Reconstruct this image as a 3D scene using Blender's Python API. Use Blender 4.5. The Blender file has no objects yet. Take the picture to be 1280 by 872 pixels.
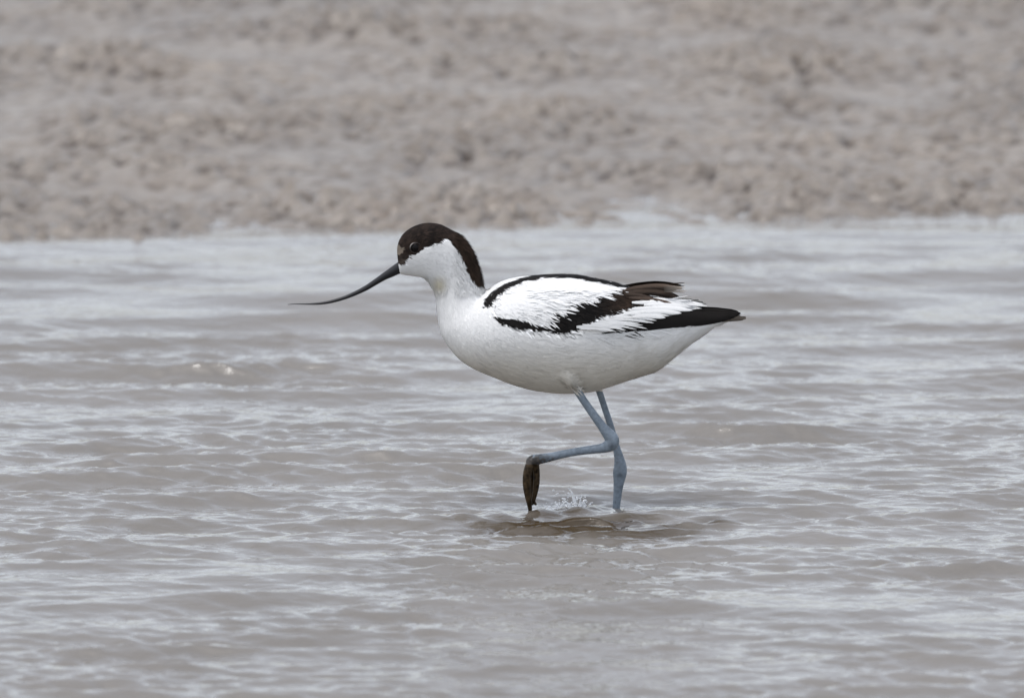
import bpy, bmesh, math, random
import numpy as np
from mathutils import Vector
from mathutils.bvhtree import BVHTree

random.seed(7)
rng = np.random.default_rng(11)
scene = bpy.context.scene
C = scene.collection

# ------------------------------------------------------------------ camera
S = 0.0007                     # metres per photo pixel at the bird
CAM_D, CAM_H = 12.0, 1.7
RANGE = math.hypot(CAM_D, CAM_H)
FOOT_PY = 634.0
PXA = S / RANGE
PITCH = math.atan2(CAM_H, CAM_D) - math.atan((FOOT_PY - 436) * PXA)
cam_data = bpy.data.cameras.new('camera')
cam_data.sensor_width = 36.0
cam_data.lens = 36.0 / (1280 * PXA)
cam_data.clip_start = 0.1
cam_data.clip_end = 5000
cam_data.dof.use_dof = True
cam_data.dof.focus_distance = RANGE
cam_data.dof.aperture_fstop = 10.5
cam_data.dof.aperture_blades = 9
cam = bpy.data.objects.new('camera', cam_data)
C.objects.link(cam)
cam.location = (0, -CAM_D, CAM_H)
cam.rotation_euler = (math.pi / 2 - PITCH, 0, 0)
scene.camera = cam

# ------------------------------------------------------------------ light
SUN_EL, SUN_AZ = math.radians(74), math.radians(-120)
w = bpy.data.worlds.new('World')
scene.world = w
w.use_nodes = True
nt = w.node_tree
nt.nodes.clear()
out = nt.nodes.new('ShaderNodeOutputWorld')
bg = nt.nodes.new('ShaderNodeBackground')
sky = nt.nodes.new('ShaderNodeTexSky')
sky.sky_type = 'NISHITA'
sky.sun_disc = False
sky.sun_elevation = SUN_EL
sky.sun_rotation = SUN_AZ
sky.air_density = 1.0
sky.dust_density = 3.0
hs = nt.nodes.new('ShaderNodeHueSaturation')
hs.inputs['Saturation'].default_value = 0.42
# soft cloud deck: brighter and darker banks of overcast
tc = nt.nodes.new('ShaderNodeTexCoord')
mp = nt.nodes.new('ShaderNodeMapping')
mp.inputs['Scale'].default_value = (1, 1, 3.0)
cn = nt.nodes.new('ShaderNodeTexNoise')
cn.inputs['Scale'].default_value = 3.2
cn.inputs['Detail'].default_value = 5
cr = nt.nodes.new('ShaderNodeMapRange')
cr.inputs['From Min'].default_value = 0.3
cr.inputs['From Max'].default_value = 0.7
cr.inputs['To Min'].default_value = 0.78
cr.inputs['To Max'].default_value = 1.22
mul = nt.nodes.new('ShaderNodeMix')
mul.data_type = 'RGBA'
mul.blend_type = 'MULTIPLY'
mul.inputs['Factor'].default_value = 1.0
L = nt.links.new
L(tc.outputs['Generated'], mp.inputs['Vector'])
L(mp.outputs[0], cn.inputs['Vector'])
L(cn.outputs['Fac'], cr.inputs['Value'])
L(sky.outputs[0], hs.inputs['Color'])
L(hs.outputs[0], mul.inputs[6])
L(cr.outputs[0], mul.inputs[7])
# an overcast deck is brighter overhead than towards the horizon
sx = nt.nodes.new('ShaderNodeSeparateXYZ')
L(tc.outputs['Generated'], sx.inputs[0])
zr = nt.nodes.new('ShaderNodeMapRange')
zr.inputs['From Min'].default_value = 0.0
zr.inputs['From Max'].default_value = 1.0
zr.inputs['To Min'].default_value = 1.65
zr.inputs['To Max'].default_value = 1.65
L(sx.outputs['Z'], zr.inputs['Value'])
mul2 = nt.nodes.new('ShaderNodeMix')
mul2.data_type = 'RGBA'
mul2.blend_type = 'MULTIPLY'
mul2.inputs['Factor'].default_value = 1.0
L(mul.outputs[2], mul2.inputs[6])
L(zr.outputs[0], mul2.inputs[7])
L(mul2.outputs[2], bg.inputs['Color'])
bg.inputs['Strength'].default_value = 0.15
L(bg.outputs[0], out.inputs[0])

sun_d = bpy.data.lights.new('sun', 'SUN')
sun_d.energy = 0.7
sun_d.angle = math.radians(13)
sun_d.color = (1.0, 0.985, 0.965)
sun = bpy.data.objects.new('sun', sun_d)
C.objects.link(sun)
sd = Vector((math.sin(SUN_AZ) * math.cos(SUN_EL), math.cos(SUN_AZ) * math.cos(SUN_EL), math.sin(SUN_EL)))
sun.rotation_euler = sd.to_track_quat('Z', 'Y').to_euler()
sun.location = sd * 20

scene.view_settings.view_transform = 'Standard'
scene.view_settings.look = 'None'
scene.view_settings.gamma = 1.0
scene.view_settings.use_curve_mapping = False
scene.view_settings.exposure = 0.2

# ------------------------------------------------------------------ helpers
CP, SP = math.cos(PITCH), math.sin(PITCH)

def ray(px, py):
    a = (px - 640) * PXA
    b = (436 - py) * PXA
    # camera axes: right +X, forward (0,CP,-SP), up (0,SP,CP)
    return np.array([a, CP + b * SP, -SP + b * CP])

def P(px, py, Y=0.0):
    """photo pixel -> world point at depth plane y = Y"""
    d = ray(px, py)
    t = (Y + CAM_D) / d[1]
    return np.array([0, -CAM_D, CAM_H]) + d * t

def G(px, py, z=0.0):
    d = ray(px, py)
    t = (z - CAM_H) / d[2]
    p = np.array([0, -CAM_D, CAM_H]) + d * t
    return p[0], p[1]

def proj(v):
    """world (N,3) -> photo pixels (N,2)"""
    v = np.asarray(v, float)
    x = v[:, 0]
    y = v[:, 1] + CAM_D
    z = v[:, 2] - CAM_H
    f = y * CP - z * SP
    u = y * SP + z * CP
    return np.stack([640 + x / f / PXA, 436 - u / f / PXA], 1)

def new_mesh(name, verts, faces, mat=None, parent=None, smooth=True):
    me = bpy.data.meshes.new(name)
    verts = np.asarray(verts, dtype=np.float32)
    if isinstance(faces, np.ndarray):
        me.vertices.add(len(verts))
        me.vertices.foreach_set('co', verts.ravel())
        n = len(faces)
        k = faces.shape[1]
        me.loops.add(n * k)
        me.loops.foreach_set('vertex_index', faces.astype(np.int32).ravel())
        me.polygons.add(n)
        me.polygons.foreach_set('loop_start', np.arange(0, n * k, k, dtype=np.int32))
        me.polygons.foreach_set('loop_total', np.full(n, k, dtype=np.int32))
        me.update(calc_edges=True)
    else:
        me.from_pydata([tuple(v) for v in verts], [], faces)
        me.update()
    me.polygons.foreach_set('use_smooth', np.full(len(me.polygons), smooth))
    if mat:
        me.materials.append(mat)
    o = bpy.data.objects.new(name, me)
    C.objects.link(o)
    if parent is not None:
        o.parent = parent
    return o

def set_col(o, cols, name='Col'):
    a = o.data.color_attributes.new(name, 'FLOAT_COLOR', 'POINT')
    c = np.ones((len(cols), 4), np.float32)
    c[:, :3] = cols
    a.data.foreach_set('color', c.ravel())

def set_f(o, vals, name):
    a = o.data.attributes.new(name, 'FLOAT', 'POINT')
    a.data.foreach_set('value', np.asarray(vals, np.float32))

def mat_base(name):
    m = bpy.data.materials.new(name)
    m.use_nodes = True
    return m, m.node_tree, m.node_tree.nodes['Principled BSDF']

def bandnoise(n, size, lmin, lmax, stretch=(1, 1), seed=0, power=0.0, theta0=None, spread=4, spread_hi=1.0):
    """periodic random field on n x n samples over size metres, wavelengths lmin..lmax;
    returns height [y, x] with unit rms, and its choppy x / y displacement"""
    r = np.random.default_rng(seed)
    k = np.fft.fftfreq(n, size / n) * 2 * math.pi
    kx, ky = np.meshgrid(k, k)
    kk = np.hypot(kx * stretch[0], ky * stretch[1])
    k0, k1 = 2 * math.pi / lmax, 2 * math.pi / lmin
    amp = np.exp(-(k0 / np.maximum(kk, 1e-6)) ** 4) * np.exp(-(kk / k1) ** 4)
    amp *= np.power(np.maximum(kk, 1e-6) / k0, power)
    if theta0 is not None:
        th = np.arctan2(ky, kx) - theta0
        c = np.abs(np.cos(th))
        f = np.clip(np.log(np.maximum(kk, 1e-6) / k0) / math.log(k1 / k0), 0, 1)
        amp *= c ** (spread * (1 - f) + spread_hi * f)
    F = (r.standard_normal((n, n)) + 1j * r.standard_normal((n, n))) * amp
    F[0, 0] = 0
    h = np.fft.ifft2(F)
    rms = h.real.std()
    kr = np.maximum(np.hypot(kx, ky), 1e-6)
    dx = np.fft.ifft2(1j * kx / kr * F).real / rms
    dy = np.fft.ifft2(1j * ky / kr * F).real / rms
    return (h.real / rms).astype(np.float32), dx.astype(np.float32), dy.astype(np.float32)

def sample(field, size, X, Y):
    n = field.shape[0]
    u = (X / size * n) % n
    v = (Y / size * n) % n
    i = np.floor(u).astype(int)
    j = np.floor(v).astype(int)
    fu, fv = u - i, v - j
    i %= n
    j %= n
    i1, j1 = (i + 1) % n, (j + 1) % n
    return (field[j, i] * (1 - fu) * (1 - fv) + field[j, i1] * fu * (1 - fv)
            + field[j1, i] * (1 - fu) * fv + field[j1, i1] * fu * fv)

def axis(lo, hi, step, far_lo, far_hi, g=1.25):
    a = list(np.arange(lo, hi + step / 2, step))
    s, x = step, a[-1]
    while x < far_hi:
        s *= g
        x += s
        a.append(min(x, far_hi))
    s, x = step, a[0]
    pre = []
    while x > far_lo:
        s *= g
        x -= s
        pre.append(max(x, far_lo))
    return np.array(pre[::-1] + a)

def grid_faces(nx, ny):
    i = np.arange(nx - 1)
    j = np.arange(ny - 1)
    I, J = np.meshgrid(i, j)
    a = (J * nx + I).ravel()
    return np.stack([a, a + 1, a + nx + 1, a + nx], 1)

def smooth01(x):
    x = np.clip(x, 0, 1)
    return x * x * (3 - 2 * x)

BED = -0.045
def shore(X):
    return 2.07 + 0.17 * np.clip(X, -6, 6)

# ------------------------------------------------------------------ mud ground
def mud_material():
    m, t, b = mat_base('wet_mud')
    n = t.nodes
    l = t.links.new
    tc = n.new('ShaderNodeTexCoord')
    a = n.new('ShaderNodeAttribute')
    a.attribute_name = 'hollow'
    n1 = n.new('ShaderNodeTexNoise')
    n1.inputs['Scale'].default_value = 14
    n1.inputs['Detail'].default_value = 6
    n1.inputs['Roughness'].default_value = 0.6
    l(tc.outputs['Object'], n1.inputs['Vector'])
    n2 = n.new('ShaderNodeTexNoise')
    n2.inputs['Scale'].default_value = 2.2
    n2.inputs['Detail'].default_value = 3
    l(tc.outputs['Object'], n2.inputs['Vector'])
    r = n.new('ShaderNodeValToRGB')
    r.color_ramp.elements[0].position = 0.3
    r.color_ramp.elements[0].color = (0.158, 0.130, 0.106, 1)
    r.color_ramp.elements[1].position = 0.72
    r.color_ramp.elements[1].color = (0.232, 0.202, 0.174, 1)
    l(n1.outputs['Fac'], r.inputs[0])
    mx = n.new('ShaderNodeMix')
    mx.data_type = 'RGBA'
    mx.inputs[7].default_value = (0.036, 0.024, 0.016, 1)
    l(r.outputs[0], mx.inputs[6])
    l(a.outputs['Fac'], mx.inputs[0])
    mx2 = n.new('ShaderNodeMix')
    mx2.data_type = 'RGBA'
    mx2.blend_type = 'MULTIPLY'
    mx2.inputs[0].default_value = 1
    r2 = n.new('ShaderNodeValToRGB')
    r2.color_ramp.elements[0].position = 0.35
    r2.color_ramp.elements[0].color = (0.90, 0.92, 0.92, 1)
    r2.color_ramp.elements[1].position = 0.65
    r2.color_ramp.elements[1].color = (1.03, 1.03, 1.0, 1)
    l(n2.outputs['Fac'], r2.inputs[0])
    l(mx.outputs[2], mx2.inputs[6])
    l(r2.outputs[0], mx2.inputs[7])
    l(mx2.outputs[2], b.inputs['Base Color'])
    rr = n.new('ShaderNodeMapRange')
    rr.inputs['To Min'].default_value = 0.3
    rr.inputs['To Max'].default_value = 0.55
    l(n1.outputs['Fac'], rr.inputs['Value'])
    l(rr.outputs[0], b.inputs['Roughness'])
    b.inputs['Specular IOR Level'].default_value = 0.5
    bp = n.new('ShaderNodeBump')
    bp.inputs['Strength'].default_value = 0.4
    bp.inputs['Distance'].default_value = 0.003
    n3 = n.new('ShaderNodeTexNoise')
    n3.inputs['Scale'].default_value = 60
    n3.inputs['Detail'].default_value = 4
    l(tc.outputs['Object'], n3.inputs['Vector'])
    l(n3.outputs['Fac'], bp.inputs['Height'])
    l(bp.outputs[0], b.inputs['Normal'])
    return m

def build_ground():
    xs = axis(-1.4, 1.4, 0.006, -900, 900, 1.3)
    ys = axis(1.75, 4.3, 0.0075, -900, 1500, 1.3)
    X, Y = np.meshgrid(xs, ys)
    size = 4.0
    g1 = bandnoise(1024, size, 0.15, 0.8, seed=41, power=-1)[0]
    g2 = bandnoise(1024, size, 0.03, 0.12, stretch=(1, 0.5), seed=42, power=-0.6)[0]
    d = Y - shore(X)
    close = smooth01(1 - np.abs(d) / 0.6) * (np.abs(X) < 1.5)
    d = d + close * (0.015 * sample(g1, size, X, Y) + 0.028 * sample(g2, size, X, Y))
    Z = np.where(d > 0, 0.045 * np.minimum(d, 0.35) + 0.040 * np.clip(d - 0.35, 0, 8), np.maximum(0.09 * d, BED))
    Z = np.where(d > 8, Z + 0.004 * (np.minimum(d, 200) - 8), Z)
    size = 4.0
    f1 = bandnoise(1024, size, 0.017, 0.055, stretch=(0.85, 0.9), seed=3, power=-0.9)[0]
    f2 = bandnoise(1024, size, 0.15, 0.8, seed=4, power=-1)[0]
    f3 = bandnoise(1024, size, 0.05, 0.15, stretch=(0.7, 1), seed=9, power=-0.5)[0]
    a1 = 1.0 * sample(f1, size, X, Y) + 0.5 * sample(f3, size, X, Y)
    a2 = sample(f2, size, X, Y)
    on = smooth01((d + 0.12) / 0.15)
    near = on * smooth01((4.6 - Y) / 0.5 + 0.0) * smooth01((1.9 - np.abs(X)) / 0.3 + 0.2)
    amt = (0.0036 + 0.0006 * smooth01(1 - d / 0.9)) * (0.75 + 0.35 * a2).clip(0.25, 1.5)
    bump = np.where(a1 > 0, a1 * 0.8, -np.abs(a1) ** 1.3 * 1.1)
    Z = Z + near * amt * bump + on * 0.0035 * a2 * smooth01((30 - np.abs(d)) / 20)
    # hollows take a darker brown, deeper ones more
    hollow = near * smooth01((-a1 - 0.15) / 1.0) * np.clip(0.8 + 0.25 * a2, 0.2, 1)
    o = new_mesh('mud_ground', np.stack([X.ravel(), Y.ravel(), Z.ravel()], 1), grid_faces(len(xs), len(ys)), mud_material())
    set_f(o, hollow.ravel(), 'hollow')
    o['kind'] = 'structure'
    return o

build_ground()

# ------------------------------------------------------------------ water
def water_material():
    m, t, b = mat_base('turbid_water')
    n = t.nodes
    l = t.links.new
    tc = n.new('ShaderNodeTexCoord')
    mp = n.new('ShaderNodeMapping')
    mp.inputs['Scale'].default_value = (1, 0.6, 1)
    mp.inputs['Rotation'].default_value = (0, 0, math.radians(12))
    l(tc.outputs['Object'], mp.inputs['Vector'])
    n1 = n.new('ShaderNodeTexNoise')
    n1.inputs['Scale'].default_value = 5
    n1.inputs['Detail'].default_value = 3
    l(mp.outputs[0], n1.inputs['Vector'])
    r = n.new('ShaderNodeValToRGB')
    r.color_ramp.elements[0].position = 0.35
    r.color_ramp.elements[0].color = (0.156, 0.145, 0.131, 1)
    r.color_ramp.elements[1].position = 0.7
    r.color_ramp.elements[1].color = (0.182, 0.171, 0.157, 1)
    l(n1.outputs['Fac'], r.inputs[0])
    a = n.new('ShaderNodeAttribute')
    a.attribute_name = 'dark_reflect'
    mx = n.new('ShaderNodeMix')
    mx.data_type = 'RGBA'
    mx.inputs[7].default_value = (0.042, 0.028, 0.013, 1)  # brown that paints the bird's dark reflection into the water
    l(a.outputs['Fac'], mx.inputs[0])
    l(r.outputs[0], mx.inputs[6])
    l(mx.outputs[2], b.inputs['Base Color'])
    b.inputs['Roughness'].default_value = 0.05
    b.inputs['IOR'].default_value = 1.333
    n2 = n.new('ShaderNodeTexNoise')
    n2.inputs['Scale'].default_value = 85
    n2.inputs['Detail'].default_value = 2.5
    n2.inputs['Distortion'].default_value = 0.6
    mp2 = n.new('ShaderNodeMapping')
    mp2.inputs['Scale'].default_value = (0.55, 1.0, 1)
    mp2.inputs['Rotation'].default_value = (0, 0, math.radians(-14))
    l(tc.outputs['Object'], mp2.inputs['Vector'])
    l(mp2.outputs[0], n2.inputs['Vector'])
    bp = n.new('ShaderNodeBump')
    bp.inputs['Strength'].default_value = 0.8
    bp.inputs['Distance'].default_value = 0.0015
    l(n2.outputs['Fac'], bp.inputs['Height'])
    l(bp.outputs[0], b.inputs['Normal'])
    return m

def build_water():
    xs = axis(-1.35, 1.35, 0.0036, -900, 900, 1.3)
    ys = axis(-1.7, 2.5, 0.0048, -900, 7.0, 1.25)
    X, Y = np.meshgrid(xs, ys)
    size = 6.4
    h1, dx1, dy1 = bandnoise(2048, size, 0.06, 0.21, seed=21, power=-1.3, theta0=math.radians(97), spread=12, spread_hi=4)
    h2, dx2, dy2 = bandnoise(2048, size, 0.013, 0.075, seed=22, power=-1.15, theta0=math.radians(78), spread=4, spread_hi=2.0)
    h5, dx5, dy5 = bandnoise(2048, size, 0.13, 0.26, seed=25, power=-0.5, theta0=math.radians(91), spread=40, spread_hi=30)
    env, _, _ = bandnoise(1024, size, 0.25, 1.2, seed=23, power=-1)
    s = lambda f: sample(f, size, X, Y)
    E = s(env)
    edge = smooth01((1.9 - np.abs(X)) / 0.5) * smooth01((Y + 2.4) / 0.6)
    d = shore(X) - Y
    calm = smooth01(d / 0.45) * 0.8 + 0.2
    A1 = 0.0021 * calm * edge * (1 + 0.2 * E)
    A2 = 0.00090 * calm * edge * np.clip(0.98 + 0.3 * E, 0.4, 2)
    A5 = 0.0023 * calm * edge * (0.5 + smooth01((Y - 0.2) / 1.0))
    A1 = A1 * (1 - 0.5 * smooth01((Y - 0.2) / 1.2))
    A2 = A2 * (1 - 0.6 * smooth01((Y - 0.4) / 1.2))
    Z = A1 * s(h1) + A2 * s(h2) + A5 * s(h5)
    DX = 0.6 * A1 * s(dx1) + 0.45 * A2 * s(dx2) + 0.8 * A5 * s(dx5)
    DY = 0.6 * A1 * s(dy1) + 0.45 * A2 * s(dy2) + 0.8 * A5 * s(dy5)
    # the trampled water round the bird's feet: steeper, shorter ripples
    def spot(px, py, wx, wy):
        gx, gy = G(px, py)
        return np.exp(-((X - gx) / (wx * S)) ** 2 - ((Y - gy) / (wy * S / 0.142)) ** 2)
    h3, dx3, dy3 = bandnoise(1024, 3.2, 0.022, 0.06, seed=33, power=-0.9, theta0=math.radians(95), spread=26, spread_hi=10)
    h4, dx4, dy4 = bandnoise(1024, 3.2, 0.014, 0.035, seed=31, power=-0.6, theta0=math.radians(80), spread=8, spread_hi=4)
    s3 = lambda f: sample(f, 3.2, X, Y)
    W = np.clip(spot(700, 663, 130, 17) + 0.6 * spot(880, 660, 70, 12), 0, 1)
    W4 = np.clip(spot(720, 642, 60, 9) + 0.25 * spot(700, 670, 170, 25) + 0.8 * spot(935, 650, 34, 4), 0, 1)
    Z += W * 0.0020 * s3(h3) + W4 * 0.0005 * s3(h4)
    DX += W * 0.0012 * s3(dx3)
    DY += W * 0.0012 * s3(dy3)
    Z += 0.0058 * spot(741, 637, 13, 2.2) + 0.003 * spot(712, 640, 22, 3) + 0.0035 * spot(676, 641, 9, 3) + 0.0035 * spot(795, 652, 14, 4) \
        + 0.0035 * spot(905, 652, 18, 2.5) - 0.002 * spot(700, 652, 50, 4)
    def rings(px, py, lam, Rr, a):
        gx, gy = G(px, py)
        rr = np.hypot(X - gx, Y - gy)
        return a * np.sin(2 * math.pi * rr / lam) * np.exp(-(rr / Rr) ** 2) * smooth01(rr / (0.4 * lam))
    Z += rings(672, 644, 0.034, 0.13, 0.0008) + rings(770, 636, 0.020, 0.06, 0.0005) + rings(905, 652, 0.03, 0.05, 0.0005)
    dark_reflect = np.clip(0.8 * spot(741, 638, 18, 6) + 0.8 * spot(690, 642, 30, 5) + 0.9 * spot(795, 654, 24, 7) + 1.1 * spot(690, 659, 110, 13) + 0.6 * spot(820, 666, 70, 8) + 0.8 * spot(893, 652, 20, 6), 0, 1)  # patches round the feet: bird's dark reflection painted into the water colour
    o = new_mesh('water', np.stack([(X + DX).ravel(), (Y + DY).ravel(), Z.ravel()], 1), grid_faces(len(xs), len(ys)), water_material())
    set_f(o, dark_reflect.ravel(), 'dark_reflect')
    o['kind'] = 'structure'
    return o

water = build_water()

# ------------------------------------------------------------------ bird: plumage map in side view
CAP = [(495,298),(499,290),(510,278),(527,272),(552,274),(575,284),(592,303),(604,325),(612,345),(614,362),(604.7,361),(596,358.5),(590,351.4),(586,341.6),(581.7,332.8),
       (578.4,323),(573,314.2),(567.5,307.7),(563,301),(556,299.5),(550,303),(541.2,305.5),(534.7,309),(528,311),(524,315),(519,318.5),(513,320.5),(508.4,324),
       (505.5,330),(502,332),(494,329)]
PALE = [(494,306),(499.5,306),(503,311),(502,317.5),(494,318)]
BLK_A = [(603,380.5),(606.9,372.4),(618,361),(637.8,351.3),(660.3,344.5),(680,341),(702.5,340),(725,341.2),(747.5,347),(784,357),(786,360),(765,357),(747.5,353.2),(716.6,347.6),
         (682.8,347.2),(660.3,350.2),(640.6,358.6),(621,371),(612.5,383.8),(605.5,386.5)]
BLK_B = [(615,395),(632,398.5),(652,400.5),(674.4,407.5),(687,407.5),(691.5,391.5),(706,390),(711.7,380),(737,376.5),(746,371.5),(765,368),(764.4,363.6),(784,361),
         (803.7,368),(822,374),(845,380),(815,380.6),(792.5,384),(770,391),(749,397),(741.9,402.6),(725,411),(713.7,416),(696.9,418),(674.4,413.5),(646,411.8),(629.4,406.8)]
BLK_C = [(750,419.5),(764.4,411),(795,405.8),(786.9,400),(815,398.4),(843,391.2),(868.4,384),(888,381),(930,380),(940,400),(900,401.5),(885,401),(843,404.5),(786.9,413.8),(758.7,419.2)]
BRN_D = [(786,361),(809,357),(829,352),(850,354),(858,362),(846,365),(850,373.5),(823.4,371),(803.7,369)]

def inside(poly, p):
    x, y = p[:, 0], p[:, 1]
    c = np.zeros(len(p), bool)
    n = len(poly)
    for i in range(n):
        x1, y1 = poly[i]
        x2, y2 = poly[(i + 1) % n]
        if y1 == y2:
            continue
        t = ((y1 > y) != (y2 > y)) & (x < (x2 - x1) * (y - y1) / (y2 - y1) + x1)
        c ^= t
    return c

jn = bandnoise(512, 512.0, 4, 40, seed=50, power=-0.8)[0]
jn2 = bandnoise(512, 512.0, 4, 40, seed=51, power=-0.8)[0]
jc = bandnoise(512, 512.0, 6, 90, seed=52, power=-0.7)[0]

def side(v):
    q = np.array(v, float)
    q[:, 1] = -np.abs(q[:, 1])
    return proj(q)

def plumage(v, jitter=0.8, fade=True):
    """feather colour by place on the bird, painted belly shade included (same on both flanks)"""
    p = side(v)
    pj = p.copy()
    pj[:, 0] += jitter * sample(jn, 512.0, p[:, 0], p[:, 1])
    pj[:, 1] += jitter * 0.7 * sample(jn2, 512.0, p[:, 0], p[:, 1])
    m = sample(jc, 512.0, p[:, 0], p[:, 1])[:, None]
    col = np.tile(np.array([0.71, 0.71, 0.70]), (len(p), 1)) * (1 + 0.012 * m)
    # creamy tint on the throat fold
    st = np.exp(-((p[:, 0] - 549) / 8) ** 2 - ((p[:, 1] - 357) / 9) ** 2)[:, None]
    col = col * (1 - st * np.array([0.10, 0.16, 0.32]))
    belly_shade = smooth01((p[:, 1] - 412) / 60)[:, None]  # underside shade and warm mud bounce, painted into the feather colour
    col = col * (1 - belly_shade * np.array([0.10, 0.145, 0.225]))
    cap = inside(CAP, pj) & (p[:, 0] < 612)
    dark = np.array([0.016, 0.0105, 0.008]) * (1 + 0.35 * np.clip(m, -1.5, 1.5))
    hind = smooth01((p[:, 0] - 560) / 20)[:, None]
    dark = dark * (1 - 0.0 * hind) + hind * np.array([0.012, 0.007, 0.004])
    col = np.where(cap[:, None], dark, col)
    lore = (np.exp(-((p[:, 0] - 504) / 6) ** 2 - ((p[:, 1] - 327) / 6) ** 2) * cap)[:, None]
    col = col * (1 - 0.7 * lore) + 0.7 * lore * np.array([0.15, 0.12, 0.10]) * (1 + 0.5 * np.clip(m, -1, 1))
    pale = inside(PALE, pj)
    col = np.where(pale[:, None], np.array([0.15, 0.125, 0.10]) * (1 + 0.2 * m), col)
    a = inside(BLK_A, pj)
    b_ = inside(BLK_B, pj)
    c = inside(BLK_C, pj)
    d = inside(BRN_D, pj)
    bk = np.array([0.0055, 0.0045, 0.004])
    brn = np.array([0.030, 0.019, 0.013])
    t = smooth01((p[:, 0] - 735) / 50)[:, None]
    col = np.where(a[:, None], bk, col)
    col = np.where(b_[:, None], bk * (1 - t) + brn * 0.8 * t, col)
    col = np.where(c[:, None], bk, col)
    col = np.where(d[:, None], brn * (1.6 + 0.4 * m), col)
    return np.clip(col, 0, 0.85)

# ------------------------------------------------------------------ bird: body surface
ST = [((497.5,327),(500,342),6),((496.3,312),(505,343),10),((499,300),(512,344),13),((506,291),(519,345),15.5),((515,284.5),(526,346),17.5),
      ((527,280),(531,348),19),((539,279),(535,350.5),20),((551,281),(538,355),20),((562,286.5),(540.5,359.5),19.5),((573,292.5),(543,364),19),
      ((583,302),(545,370),18.5),((590.5,313),(545.5,378),18.5),((596,326),(546,387),19.5),((600.5,341),(547.5,398),21.5),((603.5,354),(549.5,409),25),
      ((605.5,364),(553,420),30),((613,360),(561,433),37),((629,351.5),(574,448),47),((645,347.5),(592,460),56),((661,345.5),(612,468.5),62),
      ((681,344),(637,478.5),66),((701,343.5),(662,486),68),((721,344.5),(688,490.5),68),((741,348),(711,491.5),66),((761,352),(742,489),61),
      ((780,357.5),(770,480),55),((800,364),(800,470),47),((820,370),(821,463),39),((840,376),(843,446),30),((860,382),(862,431),22),
      ((880,388),(882,417),15),((898,393),(898,405),9),((908,396),(906,402),5)]

def catmull(pts, m):
    pts = np.array(pts, float)
    n = len(pts)
    res = []
    for i in range(n - 1):
        p0 = pts[max(i - 1, 0)]
        p1, p2 = pts[i], pts[i + 1]
        p3 = pts[min(i + 2, n - 1)]
        for k in range(m):
            t = k / m
            res.append(0.5 * ((2 * p1) + (-p0 + p2) * t + (2 * p0 - 5 * p1 + 4 * p2 - p3) * t * t + (-p0 + 3 * p1 - 3 * p2 + p3) * t ** 3))
    res.append(pts[-1])
    return np.array(res)

def loft(rings_flat, nseg=48, expo=2.0):
    verts, faces = [], []
    for (tx, ty, bx, by, wd) in rings_flat:
        T, B = P(tx, ty), P(bx, by)
        M = (T + B) / 2
        H = (T - B) / 2
        for k in range(nseg):
            a = 2 * math.pi * k / nseg
            c, s_ = math.cos(a), math.sin(a)
            c = math.copysign(abs(c) ** (2 / expo), c)
            s_ = math.copysign(abs(s_) ** (2 / expo), s_)
            # flanks widest a little below the middle line
            v = M + H * c + np.array([0, 1, 0]) * s_ * wd * S
            verts.append(v)
    n = len(rings_flat)
    for i in range(n - 1):
        for k in range(nseg):
            a = i * nseg + k
            b = i * nseg + (k + 1) % nseg
            faces.append((a, b, b + nseg, a + nseg))
    faces.append(tuple(range(nseg))[::-1])
    faces.append(tuple(range((n - 1) * nseg, n * nseg)))
    return verts, faces

def tube(chain, nseg=20, m=5, flat=None):
    """chain: (px, py, Y metres, radius px[, radius across px])"""
    pts = []
    for c in chain:
        w3 = P(c[0], c[1], c[2])
        pts.append([*w3, c[3] * S, (c[4] if len(c) > 4 else c[3]) * S])
    pts = catmull(pts, m)
    verts, faces = [], []
    n = len(pts)
    for i in range(n):
        d = Vector(pts[min(i + 1, n - 1), :3] - pts[max(i - 1, 0), :3]).normalized()
        yv = Vector((0, 1, 0))
        u = d.cross(yv).normalized()
        v = u.cross(d).normalized()
        r1 = max(pts[i, 3], 1e-4)
        r2 = max(pts[i, 4], 1e-4)
        for k in range(nseg):
            a = 2 * math.pi * k / nseg
            verts.append(Vector(pts[i, :3]) + u * math.cos(a) * r1 + v * math.sin(a) * r2)
    for i in range(n - 1):
        for k in range(nseg):
            a = i * nseg + k
            b = i * nseg + (k + 1) % nseg
            faces.append((a, b, b + nseg, a + nseg))
    for end, sgn in ((0, -1), (n - 1, 1)):
        d = Vector(pts[min(end + 1, n - 1), :3] - pts[max(end - 1, 0), :3]).normalized()
        r = min(pts[end, 3], pts[end, 4])
        ci = len(verts)
        verts.append(Vector(pts[end, :3]) + d * sgn * r * 0.6)
        for k in range(nseg):
            a = end * nseg + k
            b = end * nseg + (k + 1) % nseg
            faces.append((a, b, ci) if sgn > 0 else (b, a, ci))
    return verts, faces

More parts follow.
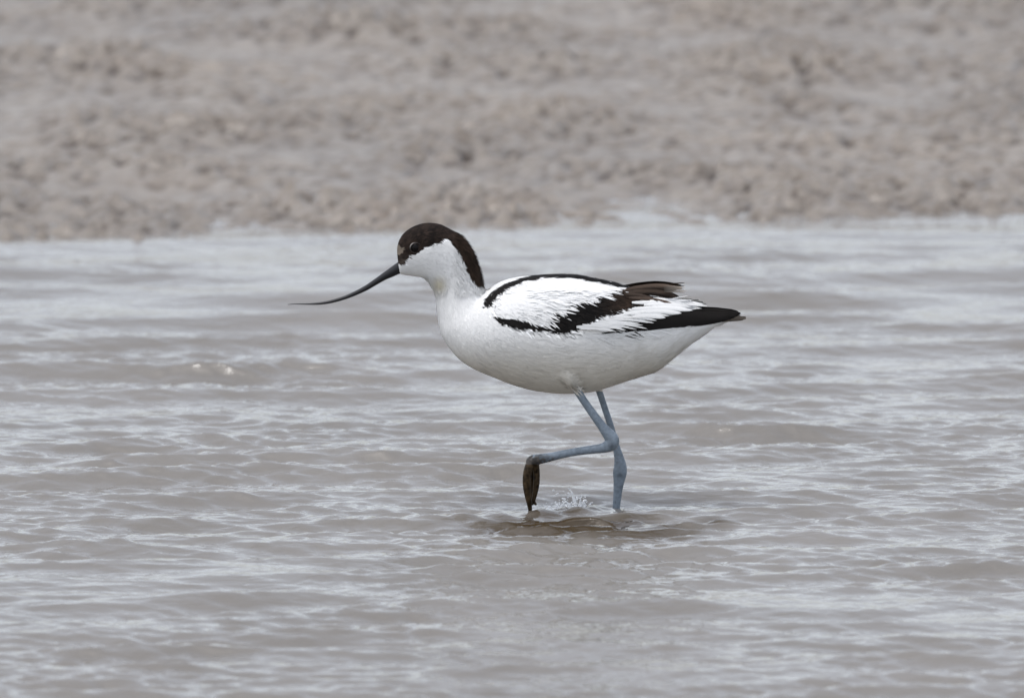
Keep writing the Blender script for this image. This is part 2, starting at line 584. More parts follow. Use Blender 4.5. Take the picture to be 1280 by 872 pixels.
NY, FY = -0.026, 0.015       # near and far leg
NEAR_LEG = [(697,438,-0.022,16,12),(702,451,-0.031,13,10),(708,464,-0.0345,10.5,8.5),(713.8,475,-0.0325,7.6,7.2),(719,484,NY,5.2),(730,501,NY,4.9),(742,518,NY,5.3),(753,533,NY,6.0),(760,542,NY,7.6),(765,548.5,NY,8.8),(763.5,555,NY,8.8),
            (754,559.5,NY,6.4),(744,561,NY,5.6),(725,563.5,NY,5.1),(705,567,NY,5.1),(688,571,NY,5.5),(674,573.5,NY,6.5),(666,575,NY,6.8),(661.5,579,NY,6.0)]
NEAR_TOES = [
    [(663,577,NY-0.001,5.2),(659.5,590,NY-0.002,5.6,5),(658.3,604,NY-0.002,5.2,4.5),(659.7,618,NY-0.0015,4.4,3.6),(661.5,628,NY-0.001,3.5,2.8),(662.8,638,NY,2.6,2.0)],
    [(669,580,NY+0.002,5.2),(670.8,592,NY+0.003,4.2,4),(670.6,604,NY+0.003,4.0,3.6),(668.8,616,NY+0.003,3.4,3.0),(667,626,NY+0.003,2.5,2.2),(670.5,630.5,NY+0.003,1.6)],
    [(664,580,NY+0.007,4.5),(665,594,NY+0.009,3.4,3.4),(665,608,NY+0.009,3.0),(665,620,NY+0.008,2.2),(666,631,NY+0.007,1.4)]]
FAR_LEG = [(735,455,FY*1.2,17,14),(742,470,FY,9,9),(746.5,481,FY,5.2),(750.5,493,FY,4.2),(756,510,FY,4.1),(762,528,FY,4.2),(767,546,FY,4.5),(771,561,FY,5.0),(774,573,FY,6.4),(775.3,583,FY,8.2),(774.8,591,FY,8.8),
           (774,599,FY,7.4),(772.7,610,FY,5.9),(771.5,622,FY,5.2),(770.3,634,FY,4.9),(769,655,FY,4.8),(768,680,FY,5.0)]
zt = P(768, 680, FY)
FOOTZ = BED + 0.003

def world_tube(pts, nseg=12, m=4):
    # (x, y, z, r) in metres
    out_ = []
    pts = catmull(pts, m)
    verts, faces = [], []
    n = len(pts)
    for i in range(n):
        d = Vector(pts[min(i + 1, n - 1), :3] - pts[max(i - 1, 0), :3]).normalized()
        ref = Vector((0, 1, 0)) if abs(d.y) < 0.8 else Vector((1, 0, 0))
        u = d.cross(ref).normalized()
        v = u.cross(d)
        for k in range(nseg):
            a = 2 * math.pi * k / nseg
            verts.append(Vector(pts[i, :3]) + (u * math.cos(a) + v * math.sin(a)) * pts[i, 3])
    for i in range(n - 1):
        for k in range(nseg):
            a = i * nseg + k
            b = i * nseg + (k + 1) % nseg
            faces.append((a, b, b + nseg, a + nseg))
    faces.append(tuple(range(nseg))[::-1])
    faces.append(tuple(range((n - 1) * nseg, n * nseg)))
    return verts, faces

def merge(parts):
    V, F = [], []
    for v, f in parts:
        o = len(V)
        V += [tuple(x) for x in v]
        F += [tuple(i + o for i in q) for q in f]
    return V, F

bird = bpy.data.objects.new('wading_bird', None)
fx = P(770, 634, FY)
bird.location = (fx[0], fx[1], BED)
C.objects.link(bird)
bird['label'] = 'black and white wader with thin upturned bill walking left through shallow water'
bird['category'] = 'bird'
bpy.context.view_layer.update()
BINV = bird.matrix_world.inverted()

def adopt(o, parent=bird):
    o.parent = parent
    o.matrix_parent_inverse = BINV

def build_body():
    flat = [(a[0], a[1], b[0], b[1], c) for a, b, c in ST]
    rings = catmull(flat, 5)
    parts = [loft(rings, 56)]
    parts.append(tube(NEAR_LEG))
    for t in NEAR_TOES:
        parts.append(tube(t, 14, 4))
    parts.append(tube(FAR_LEG))
    ax, ay, az = zt
    for dx, dy in ((-0.040, -0.018), (-0.046, 0.0), (-0.040, 0.018)):
        parts.append(world_tube([(ax + 0.001, ay, az + 0.004, 0.0034), (ax + dx * 0.12, ay + dy * 0.12, FOOTZ + 0.0015, 0.0033),
                                 (ax + dx * 0.5, ay + dy * 0.5, FOOTZ, 0.0026), (ax + dx, ay + dy, FOOTZ - 0.0005, 0.0015)]))
    V, F = merge(parts)
    me = bpy.data.meshes.new('tmp')
    me.from_pydata(V, [], F)
    me.update()
    o = bpy.data.objects.new('tmp', me)
    C.objects.link(o)
    bm = bmesh.new()
    bm.from_mesh(me)
    bmesh.ops.recalc_face_normals(bm, faces=bm.faces)
    bm.to_mesh(me)
    bm.free()
    r = o.modifiers.new('r', 'REMESH')
    r.mode = 'VOXEL'
    r.voxel_size = 0.00062
    sm = o.modifiers.new('s', 'SMOOTH')
    sm.iterations = 4
    sm.factor = 0.5
    dg = bpy.context.evaluated_depsgraph_get()
    m2 = bpy.data.meshes.new_from_object(o.evaluated_get(dg))
    bpy.data.objects.remove(o)
    m2.name = 'body'
    b = bpy.data.objects.new('body', m2)
    C.objects.link(b)
    return b

def seg_dist(p, chain):
    best = np.full(len(p), 1e9)
    pts = [P(c[0], c[1], c[2]) for c in chain]
    rad = [c[3] * S for c in chain]
    for i in range(len(pts) - 1):
        a, b = pts[i], pts[i + 1]
        ab = b - a
        t = np.clip(((p - a) @ ab) / (ab @ ab), 0, 1)
        dd = np.linalg.norm(p - (a + t[:, None] * ab), axis=1) - (rad[i] * (1 - t) + rad[i + 1] * t)
        best = np.minimum(best, dd)
    return best

body = build_body()
me = body.data
nv = len(me.vertices)
co = np.empty(nv * 3, np.float32)
me.vertices.foreach_get('co', co)
co = co.reshape(-1, 3).astype(float)
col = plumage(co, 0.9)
pp = proj(co)
# bare legs
leg_n = (seg_dist(co, NEAR_LEG[3:]) < 0.0022)
leg_f = (seg_dist(co, FAR_LEG[3:]) < 0.0022)
toe = np.zeros(nv, bool)
for t in NEAR_TOES:
    toe |= seg_dist(co, t) < 0.002
foot = (co[:, 2] < -0.02)
jit = sample(jc, 512.0, pp[:, 0] * 2, pp[:, 1] * 2)[:, None]
blue = np.array([0.185, 0.222, 0.262]) * (1 + 0.10 * jit)
legs = leg_n | leg_f | foot | toe
legs &= (pp[:, 1] > 483 + 2 * jit[:, 0]) & ((pp[:, 1] > 489) | (pp[:, 0] < 738))
col = np.where(legs[:, None], blue, col)
# silt and wet brown mud on the lifted foot
near = co[:, 1] < 0
mudw = 0.85 * smooth01((700 - pp[:, 0]) / 24 + 0.25 * jit[:, 0]) * smooth01((pp[:, 1] - 565) / 7 - 0.2 * jit[:, 0]) * (legs & near)
mudw = np.maximum(mudw, (toe & (pp[:, 1] > 580)) * 1.0)
mud_c = np.array([0.036, 0.024, 0.013]) * (1 + 0.35 * jit)
col = col * (1 - mudw[:, None]) + mud_c * mudw[:, None]
# dusky creases at the joints
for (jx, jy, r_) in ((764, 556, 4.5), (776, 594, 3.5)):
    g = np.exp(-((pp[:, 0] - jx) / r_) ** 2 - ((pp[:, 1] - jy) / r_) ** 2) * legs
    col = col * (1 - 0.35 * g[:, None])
set_col(body, np.clip(col, 0, 1))
set_f(body, legs.astype(float), 'bare')

def plumage_material(name='plumage', sheen=True):
    m, t, b = mat_base(name)
    n, l = t.nodes, t.links.new
    a = n.new('ShaderNodeAttribute')
    a.attribute_name = 'Col'
    l(a.outputs['Color'], b.inputs['Base Color'])
    b.inputs['Roughness'].default_value = 0.72
    b.inputs['Specular IOR Level'].default_value = 0.12
    return m

def body_material():
    m = plumage_material('body_plumage_and_skin')
    t = m.node_tree
    n, l = t.nodes, t.links.new
    b = n['Principled BSDF']
    f = n.new('ShaderNodeAttribute')
    f.attribute_name = 'bare'
    r = n.new('ShaderNodeMapRange')
    r.inputs['To Min'].default_value = 0.8
    r.inputs['To Max'].default_value = 0.3
    l(f.outputs['Fac'], r.inputs['Value'])
    l(r.outputs[0], b.inputs['Roughness'])
    tc = n.new('ShaderNodeTexCoord')
    nz = n.new('ShaderNodeTexNoise')
    nz.inputs['Scale'].default_value = 420
    nz.inputs['Detail'].default_value = 3
    l(tc.outputs['Object'], nz.inputs['Vector'])
    bp = n.new('ShaderNodeBump')
    bp.inputs['Strength'].default_value = 0.5
    bp.inputs['Distance'].default_value = 0.0006
    l(nz.outputs['Fac'], bp.inputs['Height'])
    l(bp.outputs[0], b.inputs['Normal'])
    return m

me.materials.clear()
me.materials.append(body_material())
me.polygons.foreach_set('use_smooth', np.ones(len(me.polygons), bool))
adopt(body)
PLUME = plumage_material('feather')

# ------------------------------------------------------------------ feathers on the surface
npoly = len(me.polygons)
li = np.empty(len(me.loops), np.int32)
me.loops.foreach_get('vertex_index', li)
tot = np.empty(npoly, np.int32)
me.polygons.foreach_get('loop_total', tot)
polys = []
k = 0
lil = li.tolist()
for t_ in tot.tolist():
    polys.append(lil[k:k + t_])
    k += t_
bvh = BVHTree.FromPolygons([tuple(v) for v in co], polys)
ctr = np.empty(npoly * 3, np.float32)
me.polygons.foreach_get('center', ctr)
ctr = ctr.reshape(-1, 3).astype(float)
nrm = np.empty(npoly * 3, np.float32)
me.polygons.foreach_get('normal', nrm)
nrm = nrm.reshape(-1, 3).astype(float)
legf = legs[np.array([q[0] for q in polys])]
cside = side(ctr)

FLOW = np.array([(500,335,1,.1),(510,300,.5,-.8),(530,284,1,-.05),(560,290,.85,.5),(590,320,.4,.9),(602,350,.1,1),(520,330,1,.12),(545,330,.85,.5),(540,350,.6,.8),(550,362,.2,1),(575,345,.4,.9),
                 (575,390,.25,1),(550,400,.1,1),(572,430,.6,.8),(600,400,.7,.7),(625,405,.9,.4),(610,450,.85,.5),(660,480,1,.15),(625,375,.8,.55),(650,370,.93,.3),(700,350,1,.12),
                 (700,400,.82,.45),(680,400,.82,.45),(660,395,.85,.4),(740,385,.9,.2),(760,410,.95,.22),(700,450,1,.1),(740,480,1,-.1),(780,470,.95,-.22),(780,390,.98,.05),(850,430,.9,-.4),
                 (850,390,1,.05),(740,430,1,.12),(890,400,1,-.1),(720,470,1,.1)], float)

def flow(p):
    d2 = ((p[:, None, :] - FLOW[None, :, :2]) ** 2).sum(2) + 30
    w_ = 1 / d2 ** 1.5
    f = (w_[:, :, None] * FLOW[None, :, 2:]).sum(1)
    return f / np.linalg.norm(f, axis=1)[:, None]

def in_wing(p):
    WING = [(604,388),(603,378),(618,360),(637,350),(660,338),(720,334),(760,344),(800,352),(860,352),(900,376),(940,388),(935,402),(880,404),(800,416),(755,422),(700,420),(650,414),(616,402)]
    return inside(WING, p)

def strands(idx, length, width, lift, seed, jitter=1.0, colour_at='point', ang=0.18, darken=0.0):
    """idx: polygon indices where feathers root. Returns verts, faces, colours"""
    r = np.random.default_rng(seed)
    n = len(idx)
    root = ctr[idx] + (r.random((n, 3)) - 0.5) * 0.0006
    N = nrm[idx]
    pv = side(root)
    f2 = flow(pv)
    a = r.normal(0, ang, n)
    ca, sa = np.cos(a), np.sin(a)
    fx_, fy_ = f2[:, 0] * ca - f2[:, 1] * sa, f2[:, 0] * sa + f2[:, 1] * ca
    D = np.stack([fx_, np.zeros(n), -fy_], 1)
    D -= (D * N).sum(1)[:, None] * N
    ln = np.linalg.norm(D, axis=1)
    # pinch at silhouettes where the flow runs into the surface
    D /= np.maximum(ln, 1e-3)[:, None]
    ok = ln > 0.15
    Ls = length * S * (0.65 + 0.7 * r.random(n))
    Ws = width * S * (0.7 + 0.6 * r.random(n))
    Lf = lift * S * (0.3 + 1.1 * r.random(n))
    bend = r.normal(0, 0.12, n)
    V = []
    Fc = []
    cols = []
    own = []
    nrms = []
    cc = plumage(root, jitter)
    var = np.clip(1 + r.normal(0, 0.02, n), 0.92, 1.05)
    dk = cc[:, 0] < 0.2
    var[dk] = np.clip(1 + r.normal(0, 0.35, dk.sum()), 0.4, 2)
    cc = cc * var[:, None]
    prof = ((0.0, 0.55, 0.0), (0.35, 1.0, 0.45), (0.7, 0.75, 0.8), (1.0, 0.06, 1.0))
    for q in range(n):
        if not ok[q]:
            continue
        base = len(V)
        rt, d, nn = Vector(root[q]), Vector(D[q]), Vector(N[q])
        sd_ = d.cross(nn)
        for (t_, wf, lf) in prof:
            pt = rt + d * (Ls[q] * t_) + sd_ * (bend[q] * Ls[q] * t_ * t_)
            hit = bvh.find_nearest(pt)
            n2 = hit[1]
            h_ = 0.00025 + Lf[q] * lf
            nrms.append(n2)
            nrms.append(n2)
            if (hit[0] - pt).length < 0.006:
                pt = hit[0] + n2 * h_
                s2 = d.cross(n2).normalized()
            else:
                pt = pt + nn * h_
                s2 = sd_
            w_ = s2 * (Ws[q] * 0.5 * wf)
            V.append(pt - w_)
            V.append(pt + w_)
            cols.append(cc[q])
            cols.append(cc[q])
            own.append(q)
            own.append(q)
        for s_ in range(3):
            b0 = base + 2 * s_
            Fc.append((b0, b0 + 1, b0 + 3, b0 + 2))
    if True:
        va = np.array([tuple(x) for x in V])
        # sample along the feather at its middle line, so barbs keep one tint across
        mid = (va[0::2] + va[1::2]) / 2
        c2 = np.repeat(plumage(mid, jitter), 2, axis=0) * var[np.array(own)][:, None]
        cols = c2 if colour_at == 'point' else np.array(cols)
    rr_ = np.repeat(r.normal(0, 0.06, (len(nrms) // 2, 3)), 2, axis=0)
    NN = np.array([tuple(x) for x in nrms]) + rr_
    return V, Fc, cols, NN

class Acc:
    def __init__(s):
        s.V, s.F, s.C, s.N = [], [], [], []
    def add(s, t):
        v, f, c = t[:3]
        if len(t) > 3:
            s.N += t[3].tolist()
        else:
            for x in v:
                n_ = bvh.find_nearest(Vector(x))[1]
                s.N.append(((n_.x) * .6, n_.y, n_.z))
        o = len(s.V)
        s.V += [tuple(x) for x in v]
        s.F += [tuple(i + o for i in q) for q in f]
        s.C += [tuple(x) for x in c]
    def build(s, name, parent=bird, mat=PLUME):
        o = new_mesh(name, s.V, s.F, mat)
        set_col(o, np.clip(np.array(s.C), 0, 1))
        # feathers take the soft shading of the plumage they lie in
        nn = np.array(s.N)
        nn /= np.linalg.norm(nn, axis=1)[:, None]
        o.data.normals_split_custom_set_from_vertices(nn.tolist())
        adopt(o, parent)
        return o

wing_mask = in_wing(cside)
eye_d = np.hypot(cside[:, 0] - 519.6, cside[:, 1] - 309.8)
plume_ok = (~legf) & (cside[:, 0] < 890) & (eye_d > 10) & (cside[:, 0] > 501) & (cside[:, 1] < 485)
headm = cside[:, 0] < 548
headm |= (cside[:, 1] < 345) & (cside[:, 0] < 606)
def pick(mask, n):
    ids = np.nonzero(mask)[0]
    return rng.choice(ids, min(n, len(ids)), replace=False)

soft = Acc()
soft.add(strands(pick(plume_ok & headm, 9000), 5.5, 1.1, 0.18, 1, 0.8))
soft.add(strands(pick(plume_ok & ~headm & ~wing_mask & (cside[:, 1] < 420), 9000), 14, 2.2, 0.15, 2, 0.8))
soft.add(strands(pick(plume_ok & ~wing_mask & (cside[:, 1] >= 415), 12000), 20, 2.6, 0.18, 3, 0.8))
soft.add(strands(pick(plume_ok & (cside[:, 0] > 566) & (cside[:, 1] < 364) & (cside[:, 0] < 607), 1500), 9, 1.0, 2.6, 5, 0.8, ang=0.35))
soft.add(strands(pick(plume_ok & (cside[:, 0] > 528) & (cside[:, 0] < 560) & (cside[:, 1] > 343) & (cside[:, 1] < 366), 500), 8, 0.9, 1.8, 6, 0.8, ang=0.4))
soft.add(strands(pick(plume_ok & headm & (cside[:, 1] < 345), 1500), 5.0, 0.9, 0.3, 7, 1.2, 'root', ang=0.3))
soft.add(strands(pick(plume_ok & ~wing_mask & (cside[:, 1] > 418) & (cside[:, 0] > 590), 600), 24, 1.5, 0.9, 8, 0.8, 'root', ang=0.25))
soft.add(strands(pick(plume_ok & (cside[:, 1] > 440) & (cside[:, 0] > 780), 260), 18, 1.2, 1.8, 9, 0.8, 'root', ang=0.3))
soft.build('plumage')

# ---- wings: short coverts on the surface, then the long flight feathers as blades
def surf(px, py, sgn, off):
    """point on the flank seen at this photo position (mirrored for the far flank)"""
    o = Vector((0, -CAM_D, CAM_H))
    d = Vector(ray(px, py)).normalized()
    hit = bvh.ray_cast(o, d)
    if hit[0] is not None and hit[0].y < 0.012:
        y = hit[0].y
    else:
        y = None
    return y, off

def blade(pts, width, off, colfn, sgn, n=10, tipw=0.1, droop=0.0, ycl=None):
    """long feather along photo-space points, lying on the flank"""
    c = catmull([(p[0], p[1]) for p in pts], 6)
    m = len(c)
    ys = []
    for (a, b) in c:
        y, _ = surf(a, b, sgn, off)
        ys.append(y)
    known = [i for i, y in enumerate(ys) if y is not None]
    if not known:
        ys = [-0.006] * m
    else:
        last = ys[known[0]]
        for i in range(m):
            if ys[i] is None:
                last = last * 0.97
                ys[i] = last
            else:
                last = ys[i]
    ys = np.array(ys)
    if ycl is not None:
        ys = np.clip(ys, ycl, 0)
    ker = np.array([1, 2, 3, 2, 1]) / 9
    ys = np.convolve(np.pad(ys, 2, mode='edge'), ker, mode='valid')
    V, Fc, cols = [], [], []
    for i in range(m):
        t = i / (m - 1)
        q0, q1 = c[max(i - 1, 0)], c[min(i + 1, m - 1)]
        d = (q1 - q0) / max(np.linalg.norm(q1 - q0), 1e-6)
        nx, ny = -d[1], d[0]
        wf = min(1.0, 0.5 + 2.5 * t) * (1 - max(0, (t - 0.62) / 0.38) ** 2.2 * (1 - tipw))
        for k_, e in enumerate((-1, -0.35, 0.35, 1)):
            hw = width * 0.5 * wf * e
            yy = ys[i] - off - (0.0006 if abs(e) < 0.5 else 0.0)
            w3 = P(c[i][0] + nx * hw, c[i][1] + ny * hw, yy)
            V.append((w3[0], w3[1] * (1 if sgn < 0 else -1), w3[2]))
            cols.append(colfn(t, e))
    for i in range(m - 1):
        for k_ in range(3):
            a = i * 4 + k_
            f = (a, a + 1, a + 5, a + 4)
            Fc.append(f if sgn < 0 else f[::-1])
    return V, Fc, cols

BK = np.array([0.0055, 0.0045, 0.004])
BR = np.array([0.060, 0.043, 0.033])
WH = np.array([0.69, 0.69, 0.68])
def cblack(t, e): return BK * (1.0 if abs(e) < .5 else 1.25)
def cwhite(t, e): return WH * (1 if e < 0.5 else 0.96)
def cbrown(t, e): return BR * (0.8 + 0.7 * t) + (0.10 * max(0, t - 0.75) / 0.25) * np.array([1, .85, .7]) * (abs(e) > 0.5)
def cbrown2(t, e): return BR * 0.7
def cgrey(t, e): return np.array([0.16, 0.135, 0.11]) * (1 - 0.2 * abs(e))

for sgn in (-1, 1):
    half = ctr[:, 1] < 0.0 if sgn < 0 else ctr[:, 1] >= 0.0
    wg = Acc()
    wm = wing_mask & half & plume_ok
    lum = plumage(ctr, 0.9)[:, 0]
    wg.add(strands(pick(wm & (lum < 0.2), 3000), 15, 3.0, 0.4, 10 + sgn, 0.9))
    wg.add(strands(pick(wm & (lum > 0.2) & (cside[:, 1] < 385), 3400), 20, 3.2, 0.3, 20 + sgn, 0.7))
    # pointed white scapulars falling over the black band
    wg.add(strands(pick(wm & (lum > 0.2) & (cside[:, 1] > 362) & (cside[:, 1] < 402) & (cside[:, 0] < 770) & (cside[:, 0] > 655), 210), 17, 1.9, 1.9, 30 + sgn, 0.7, 'root', ang=0.16))
    wg.add(strands(pick(half & plume_ok & (lum > 0.2) & (cside[:, 1] > 380) & (cside[:, 1] < 412) & (cside[:, 0] < 690) & (cside[:, 0] > 640), 60), 11, 1.3, 1.2, 34 + sgn, 0.7, 'root', ang=0.2))
    wg.add(strands(pick(wm & (lum > 0.2) & (cside[:, 1] > 380) & (cside[:, 0] > 725), 900), 24, 1.4, 1.3, 40 + sgn, 0.7, 'root', ang=0.14))
    wg.add(strands(pick(wm & (lum < 0.2) & (cside[:, 0] > 690) & (cside[:, 1] < 397), 400), 13, 1.5, 1.6, 45 + sgn, 0.7, 'root', ang=0.2))
    # primaries
    for j, (x0, y0, x1, y1) in enumerate([(752,417,904,401),(760,413,909,400),(775,409,914,398.5),(790,405,918,396.8),(805,402,922,394.8),(820,399,926,392.6),(850,391,923,390.8)]):
        mx, my = (x0 + x1) / 2, (y0 + y1) / 2 - 1.0 - 0.6 * j * (x1 - x0) / 150
        wg.add(blade([(x0, y0), (mx, my), ((mx + x1) / 2 + 3, (my + y1) / 2 + 0.3), (x1, y1)], 6.2, 0.0012 + 0.00035 * j, cblack, sgn, tipw=0.12))
    # white greater coverts and tertial edges above the primaries
    for j in range(44):
        u = j / 43
        x0 = 722 + 95 * u + random.uniform(-4, 4)
        y0 = 410 - 26 * u + random.uniform(-3, 3)
        Lh = random.uniform(38, 58)
        a = math.radians(random.uniform(2, 17) - 20 * u)
        wg.add(blade([(x0, y0), (x0 + Lh * .5 * math.cos(a), y0 + Lh * .5 * math.sin(a) - 1.5), (x0 + Lh * math.cos(a), y0 + Lh * math.sin(a))], random.uniform(1.8, 3.4), 0.0038 + 0.0006 * random.random(), cwhite, sgn, tipw=0.03))
    for j, (x0, y0, x1, y1, wd) in enumerate([(790,378,884,382.5,5),(800,374,880,380.5,5),(805,381,872,384.5,5),(790,386,866,388,5.5),(800,390,852,391.5,5.5),(812,376,866,377,4),(790,396,832,397,5)]):
        wg.add(blade([(x0, y0), ((x0 + x1) / 2, (y0 + y1) / 2 - 1.5), (x1, y1)], wd, 0.0042 + 0.0003 * j, cwhite, sgn, tipw=0.05))
    # brown tertials
    for j, (x0, y0, xm, ym, x1, y1, wd, fn) in enumerate([(778,364,812,361,847,361.5,6,cbrown2),(782,362,818,357.5,852,360,5.5,cbrown),(790,366,820,366,849,373,6,cbrown2),(786,366,812,364,843,368,6.5,cbrown2),
                                                   (784,361,812,357.0,838,356.5,4.5,cbrown),(786,372,815,374,840,379,4,cbrown),(780,367,804,370,822,376,4,cbrown2)]):
        wg.add(blade([(x0, y0), (xm, ym), (x1, y1)], wd, 0.0045 + 0.0004 * j, fn, sgn, tipw=0.1))
    for j in range(5):
        y_ = 358 + j * 1.6
        wg.add(blade([(830, y_), (845, y_ + 0.3), (857 + random.uniform(-5, 5), y_ + 0.5 + random.uniform(-1, 1.5))], 1.3, 0.0058, lambda t, e: np.array([0.30, 0.26, 0.22]) * (0.3 + t), sgn, tipw=0.02))
    o = wg.build('wing')
tl = Acc()
for sgn in (-1, 1):
    for j, (x1, y1) in enumerate([(932.5, 397.5), (929, 399), (926, 396.5)]):
        tl.add(blade([(868, 402 - j), (900, 400 - j), (x1, y1)], 5.5, 0.0003 * j - 0.001, cgrey, sgn, tipw=0.35))
    for j, (x1, y1) in enumerate([(910, 401.5), (905, 404)]):
        tl.add(blade([(860, 408 + 3 * j), (885, 405 + 2 * j), (x1, y1)], 6, 0.0002 * j, cwhite, sgn, tipw=0.2))
tl.build('tail')

# ------------------------------------------------------------------ bill
def build_bill():
    up = [(501,326),(498,327),(489,333.5),(479,340.7),(467,349.5),(455.5,357.3),(444,363.5),(432,369),(420,373),(408.6,376),(397,377.9),(385,378.9),(374,379.2),(366,379.4),(360,380.3)]
    lo = [(504,342),(500,342),(491,346),(481,350.2),(470,356.5),(459,362.8),(448,367.8),(436,372.6),(424,376.4),(412,379.2),(400,380.7),(388,380.9),(376,380.6),(367,380.3),(360,380.9)]
    wd = [5.5,5.3,4.8,4.3,3.8,3.4,3.1,2.8,2.6,2.3,2.0,1.7,1.3,0.9,0.4]
    flat = [(a[0], a[1], b[0], b[1], c) for a, b, c in zip(up, lo, wd)]
    v, f = loft(catmull(flat, 4), 24)
    m, t, b = mat_base('bill_horn')
    b.inputs['Base Color'].default_value = (0.008, 0.008, 0.010, 1)
    b.inputs['Specular IOR Level'].default_value = 0.35
    b.inputs['Roughness'].default_value = 0.33
    nz = t.nodes.new('ShaderNodeTexNoise')
    nz.inputs['Scale'].default_value = 500
    mr = t.nodes.new('ShaderNodeMapRange')
    mr.inputs['To Min'].default_value = 0.25
    mr.inputs['To Max'].default_value = 0.5
    t.links.new(nz.outputs['Fac'], mr.inputs['Value'])
    t.links.new(mr.outputs[0], b.inputs['Roughness'])
    o = new_mesh('bill', v, f, m)
    adopt(o)
build_bill()

# ------------------------------------------------------------------ eyes
def build_eye(sgn):
    y, _ = surf(519.6, 309.8, -1, 0)
    c = P(519.6, 309.8, y + 0.0022)
    bm = bmesh.new()
    bmesh.ops.create_uvsphere(bm, u_segments=32, v_segments=20, radius=6.4 * S)
    for v in bm.verts:
        v.co.y *= 0.75
        v.co += Vector((c[0], c[1] * (1 if sgn < 0 else -1), c[2]))
    me_ = bpy.data.meshes.new('eye')
    bm.to_mesh(me_)
    bm.free()
    for p_ in me_.polygons:
        p_.use_smooth = True
    m, t, b = mat_base('dark_eye')
    b.inputs['Base Color'].default_value = (0.004, 0.003, 0.003, 1)
    b.inputs['Roughness'].default_value = 0.2
    b.inputs['Specular IOR Level'].default_value = 0.12
    me_.materials.append(m)
    o = bpy.data.objects.new('eye', me_)
    C.objects.link(o)
    adopt(o)
    # pale, thin orbital ring, thicker above and in front
    V, F = [], []
    n, k = 40, 8
    for i in range(n):
        a = 2 * math.pi * i / n
        r = 6.7
        th = 0.3 + 0.3 * max(0, math.cos(a - math.radians(140)))
        for j in range(k):
            b_ = 2 * math.pi * j / k
            rr = r + th * math.cos(b_)
            w3 = P(519.6 + rr * math.cos(a) * 1.05, 309.8 - rr * math.sin(a) * 0.97, y - 0.0002)
            V.append((w3[0], (w3[1] + th * S * math.sin(b_)) * (1 if sgn < 0 else -1), w3[2]))
    for i in range(n):
        for j in range(k):
            a0 = i * k + j
            a1 = i * k + (j + 1) % k
            b0 = ((i + 1) % n) * k + j
            b1 = ((i + 1) % n) * k + (j + 1) % k
            F.append((a0, a1, b1, b0))
    m2, t2, b2 = mat_base('eye_ring_skin')
    b2.inputs['Roughness'].default_value = 0.6
    rg = new_mesh('eye_ring', V, F, m2)
    cols = []
    for i in range(n):
        a = math.degrees(2 * math.pi * i / n)
        g = max(0, math.cos(math.radians(a - 140))) ** 6 * 0.30 + max(0, math.cos(math.radians(a + 50))) ** 6 * 0.08
        for j in range(k):
            cols.append((0.015 + g, 0.011 + g * .93, 0.009 + g * .86))
    set_col(rg, np.array(cols))
    at = t2.nodes.new('ShaderNodeAttribute')
    at.attribute_name = 'Col'
    t2.links.new(at.outputs['Color'], b2.inputs['Base Color'])
    adopt(rg, o)
    rg.matrix_parent_inverse = o.matrix_basis.inverted() @ BINV if False else rg.matrix_parent_inverse
    return o, rg
bpy.context.view_layer.update()
for sgn in (-1, 1):
    o, rg = build_eye(sgn)
    bpy.context.view_layer.update()
    rg.parent = o
    rg.matrix_parent_inverse = o.matrix_world.inverted()

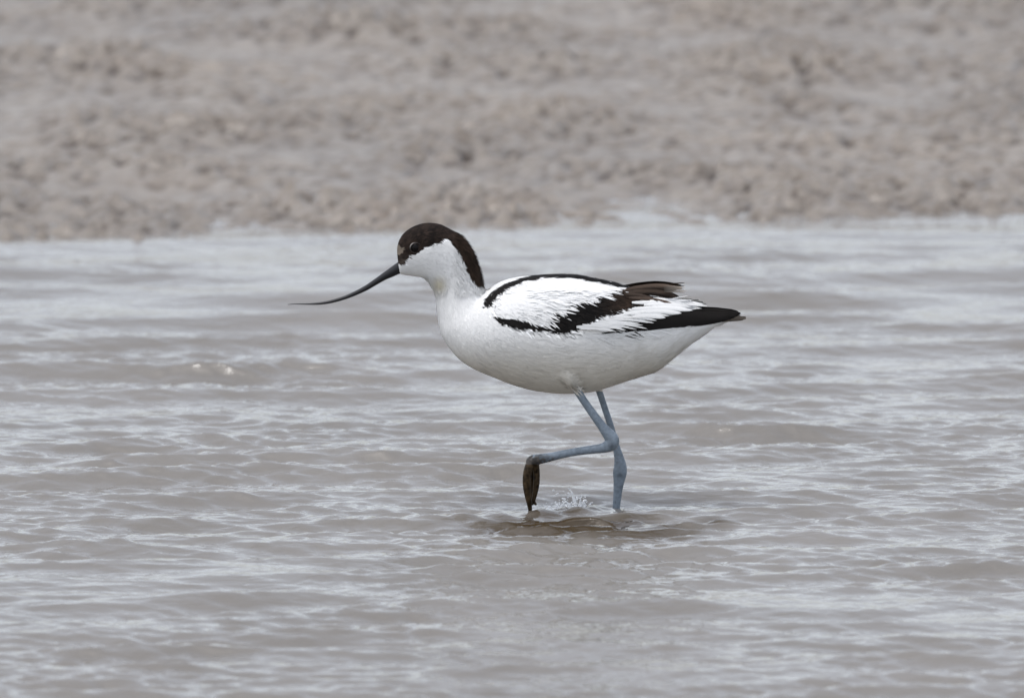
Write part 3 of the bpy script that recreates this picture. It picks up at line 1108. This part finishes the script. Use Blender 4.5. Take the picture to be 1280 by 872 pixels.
# ------------------------------------------------------------------ splash
def build_splash():
    m, t, b = mat_base('splash_water')
    b.inputs['Base Color'].default_value = (0.93, 0.94, 0.95, 1)
    b.inputs['Roughness'].default_value = 0.06
    b.inputs['IOR'].default_value = 1.333
    b.inputs['Transmission Weight'].default_value = 0.3
    parts = []
    Y0 = -0.004
    def jet(pts):
        parts.append(tube([(a, b_, Y0 + yy, r) for a, b_, yy, r in pts], 8, 4))
    r0 = random.Random(9)
    arms = [[(720,636),(718,626),(715,616),(710,609.5)],[(725,636),(725,627),(727,620)],[(731,637),(731,630),(729,625)],[(714,637),(710,629),(703,623)],[(699,640),(701,633),(706,628)],[(735,637),(738,630),(741,627)]]
    for a_ in arms:
        n_ = len(a_)
        c_ = catmull(a_, 4)
        pts = []
        for q_, (ax_, ay_) in enumerate(c_):
            u_ = q_ / (len(c_) - 1)
            pts.append((ax_ + r0.uniform(-.35, .35), ay_ + r0.uniform(-.3, .3), r0.uniform(-.0006, .0006), max(0.5, (2.3 * (1 - u_) ** 1.2 + 0.5) * r0.uniform(0.6, 1.3))))
        parts.append(tube([(a, b_, Y0 + yy, rr) for a, b_, yy, rr in pts], 8, 2))
    r = random.Random(5)
    for i in range(260):
        u = r.random()
        px = 680 + 64 * u
        py = 637 - abs(r.gauss(0, 5)) * (1.5 if 698 < px < 735 else 0.6)
        if i < 22:
            px, py = 714 + r.gauss(0, 11), 620 + r.gauss(0, 5)
        c = P(px, py, Y0 + r.gauss(0, 0.012))
        rad = (0.45 + 1.2 * r.random() ** 2.0) * S
        bm = bmesh.new()
        bmesh.ops.create_icosphere(bm, subdivisions=2, radius=rad)
        sc = (r.uniform(.8, 1.8), r.uniform(.8, 1.4), r.uniform(.7, 1.3))
        vs = [Vector((v.co.x * sc[0], v.co.y * sc[1], v.co.z * sc[2])) + Vector(c) for v in bm.verts]
        fs = [tuple(x.index for x in f.verts) for f in bm.faces]
        bm.free()
        parts.append((vs, fs))
    for i in range(46):
        px = 668 + 66 * r.random()
        c = P(px, 637.5 - 0.9 * r.random() - 4 * math.exp(-((px - 716) / 12) ** 2) * r.random(), Y0 + r.gauss(0, 0.006))
        bm = bmesh.new()
        bmesh.ops.create_icosphere(bm, subdivisions=2, radius=S * r.uniform(1.6, 3.2))
        parts.append(([Vector((v.co.x * 1.7, v.co.y * 2.2, v.co.z * 0.7)) + Vector(c) for v in bm.verts], [tuple(x.index for x in f.verts) for f in bm.faces]))
        bm.free()
    V, F = merge(parts)
    o = new_mesh('tmp', V, F, m)
    rm = o.modifiers.new('r', 'REMESH')
    rm.mode = 'VOXEL'
    rm.voxel_size = 0.00022
    sm = o.modifiers.new('s', 'SMOOTH')
    sm.iterations = 5
    m3 = bpy.data.meshes.new_from_object(o.evaluated_get(bpy.context.evaluated_depsgraph_get()))
    bpy.data.objects.remove(o)
    m3.name = 'water_splash'
    m3.materials.clear()
    m3.materials.append(m)
    m3.polygons.foreach_set('use_smooth', np.ones(len(m3.polygons), bool))
    o = bpy.data.objects.new('water_splash', m3)
    C.objects.link(o)
    o['kind'] = 'stuff'
    o['label'] = 'small clear splash of water jets and droplets between the legs of the bird'
    o['category'] = 'splash'
build_splash()
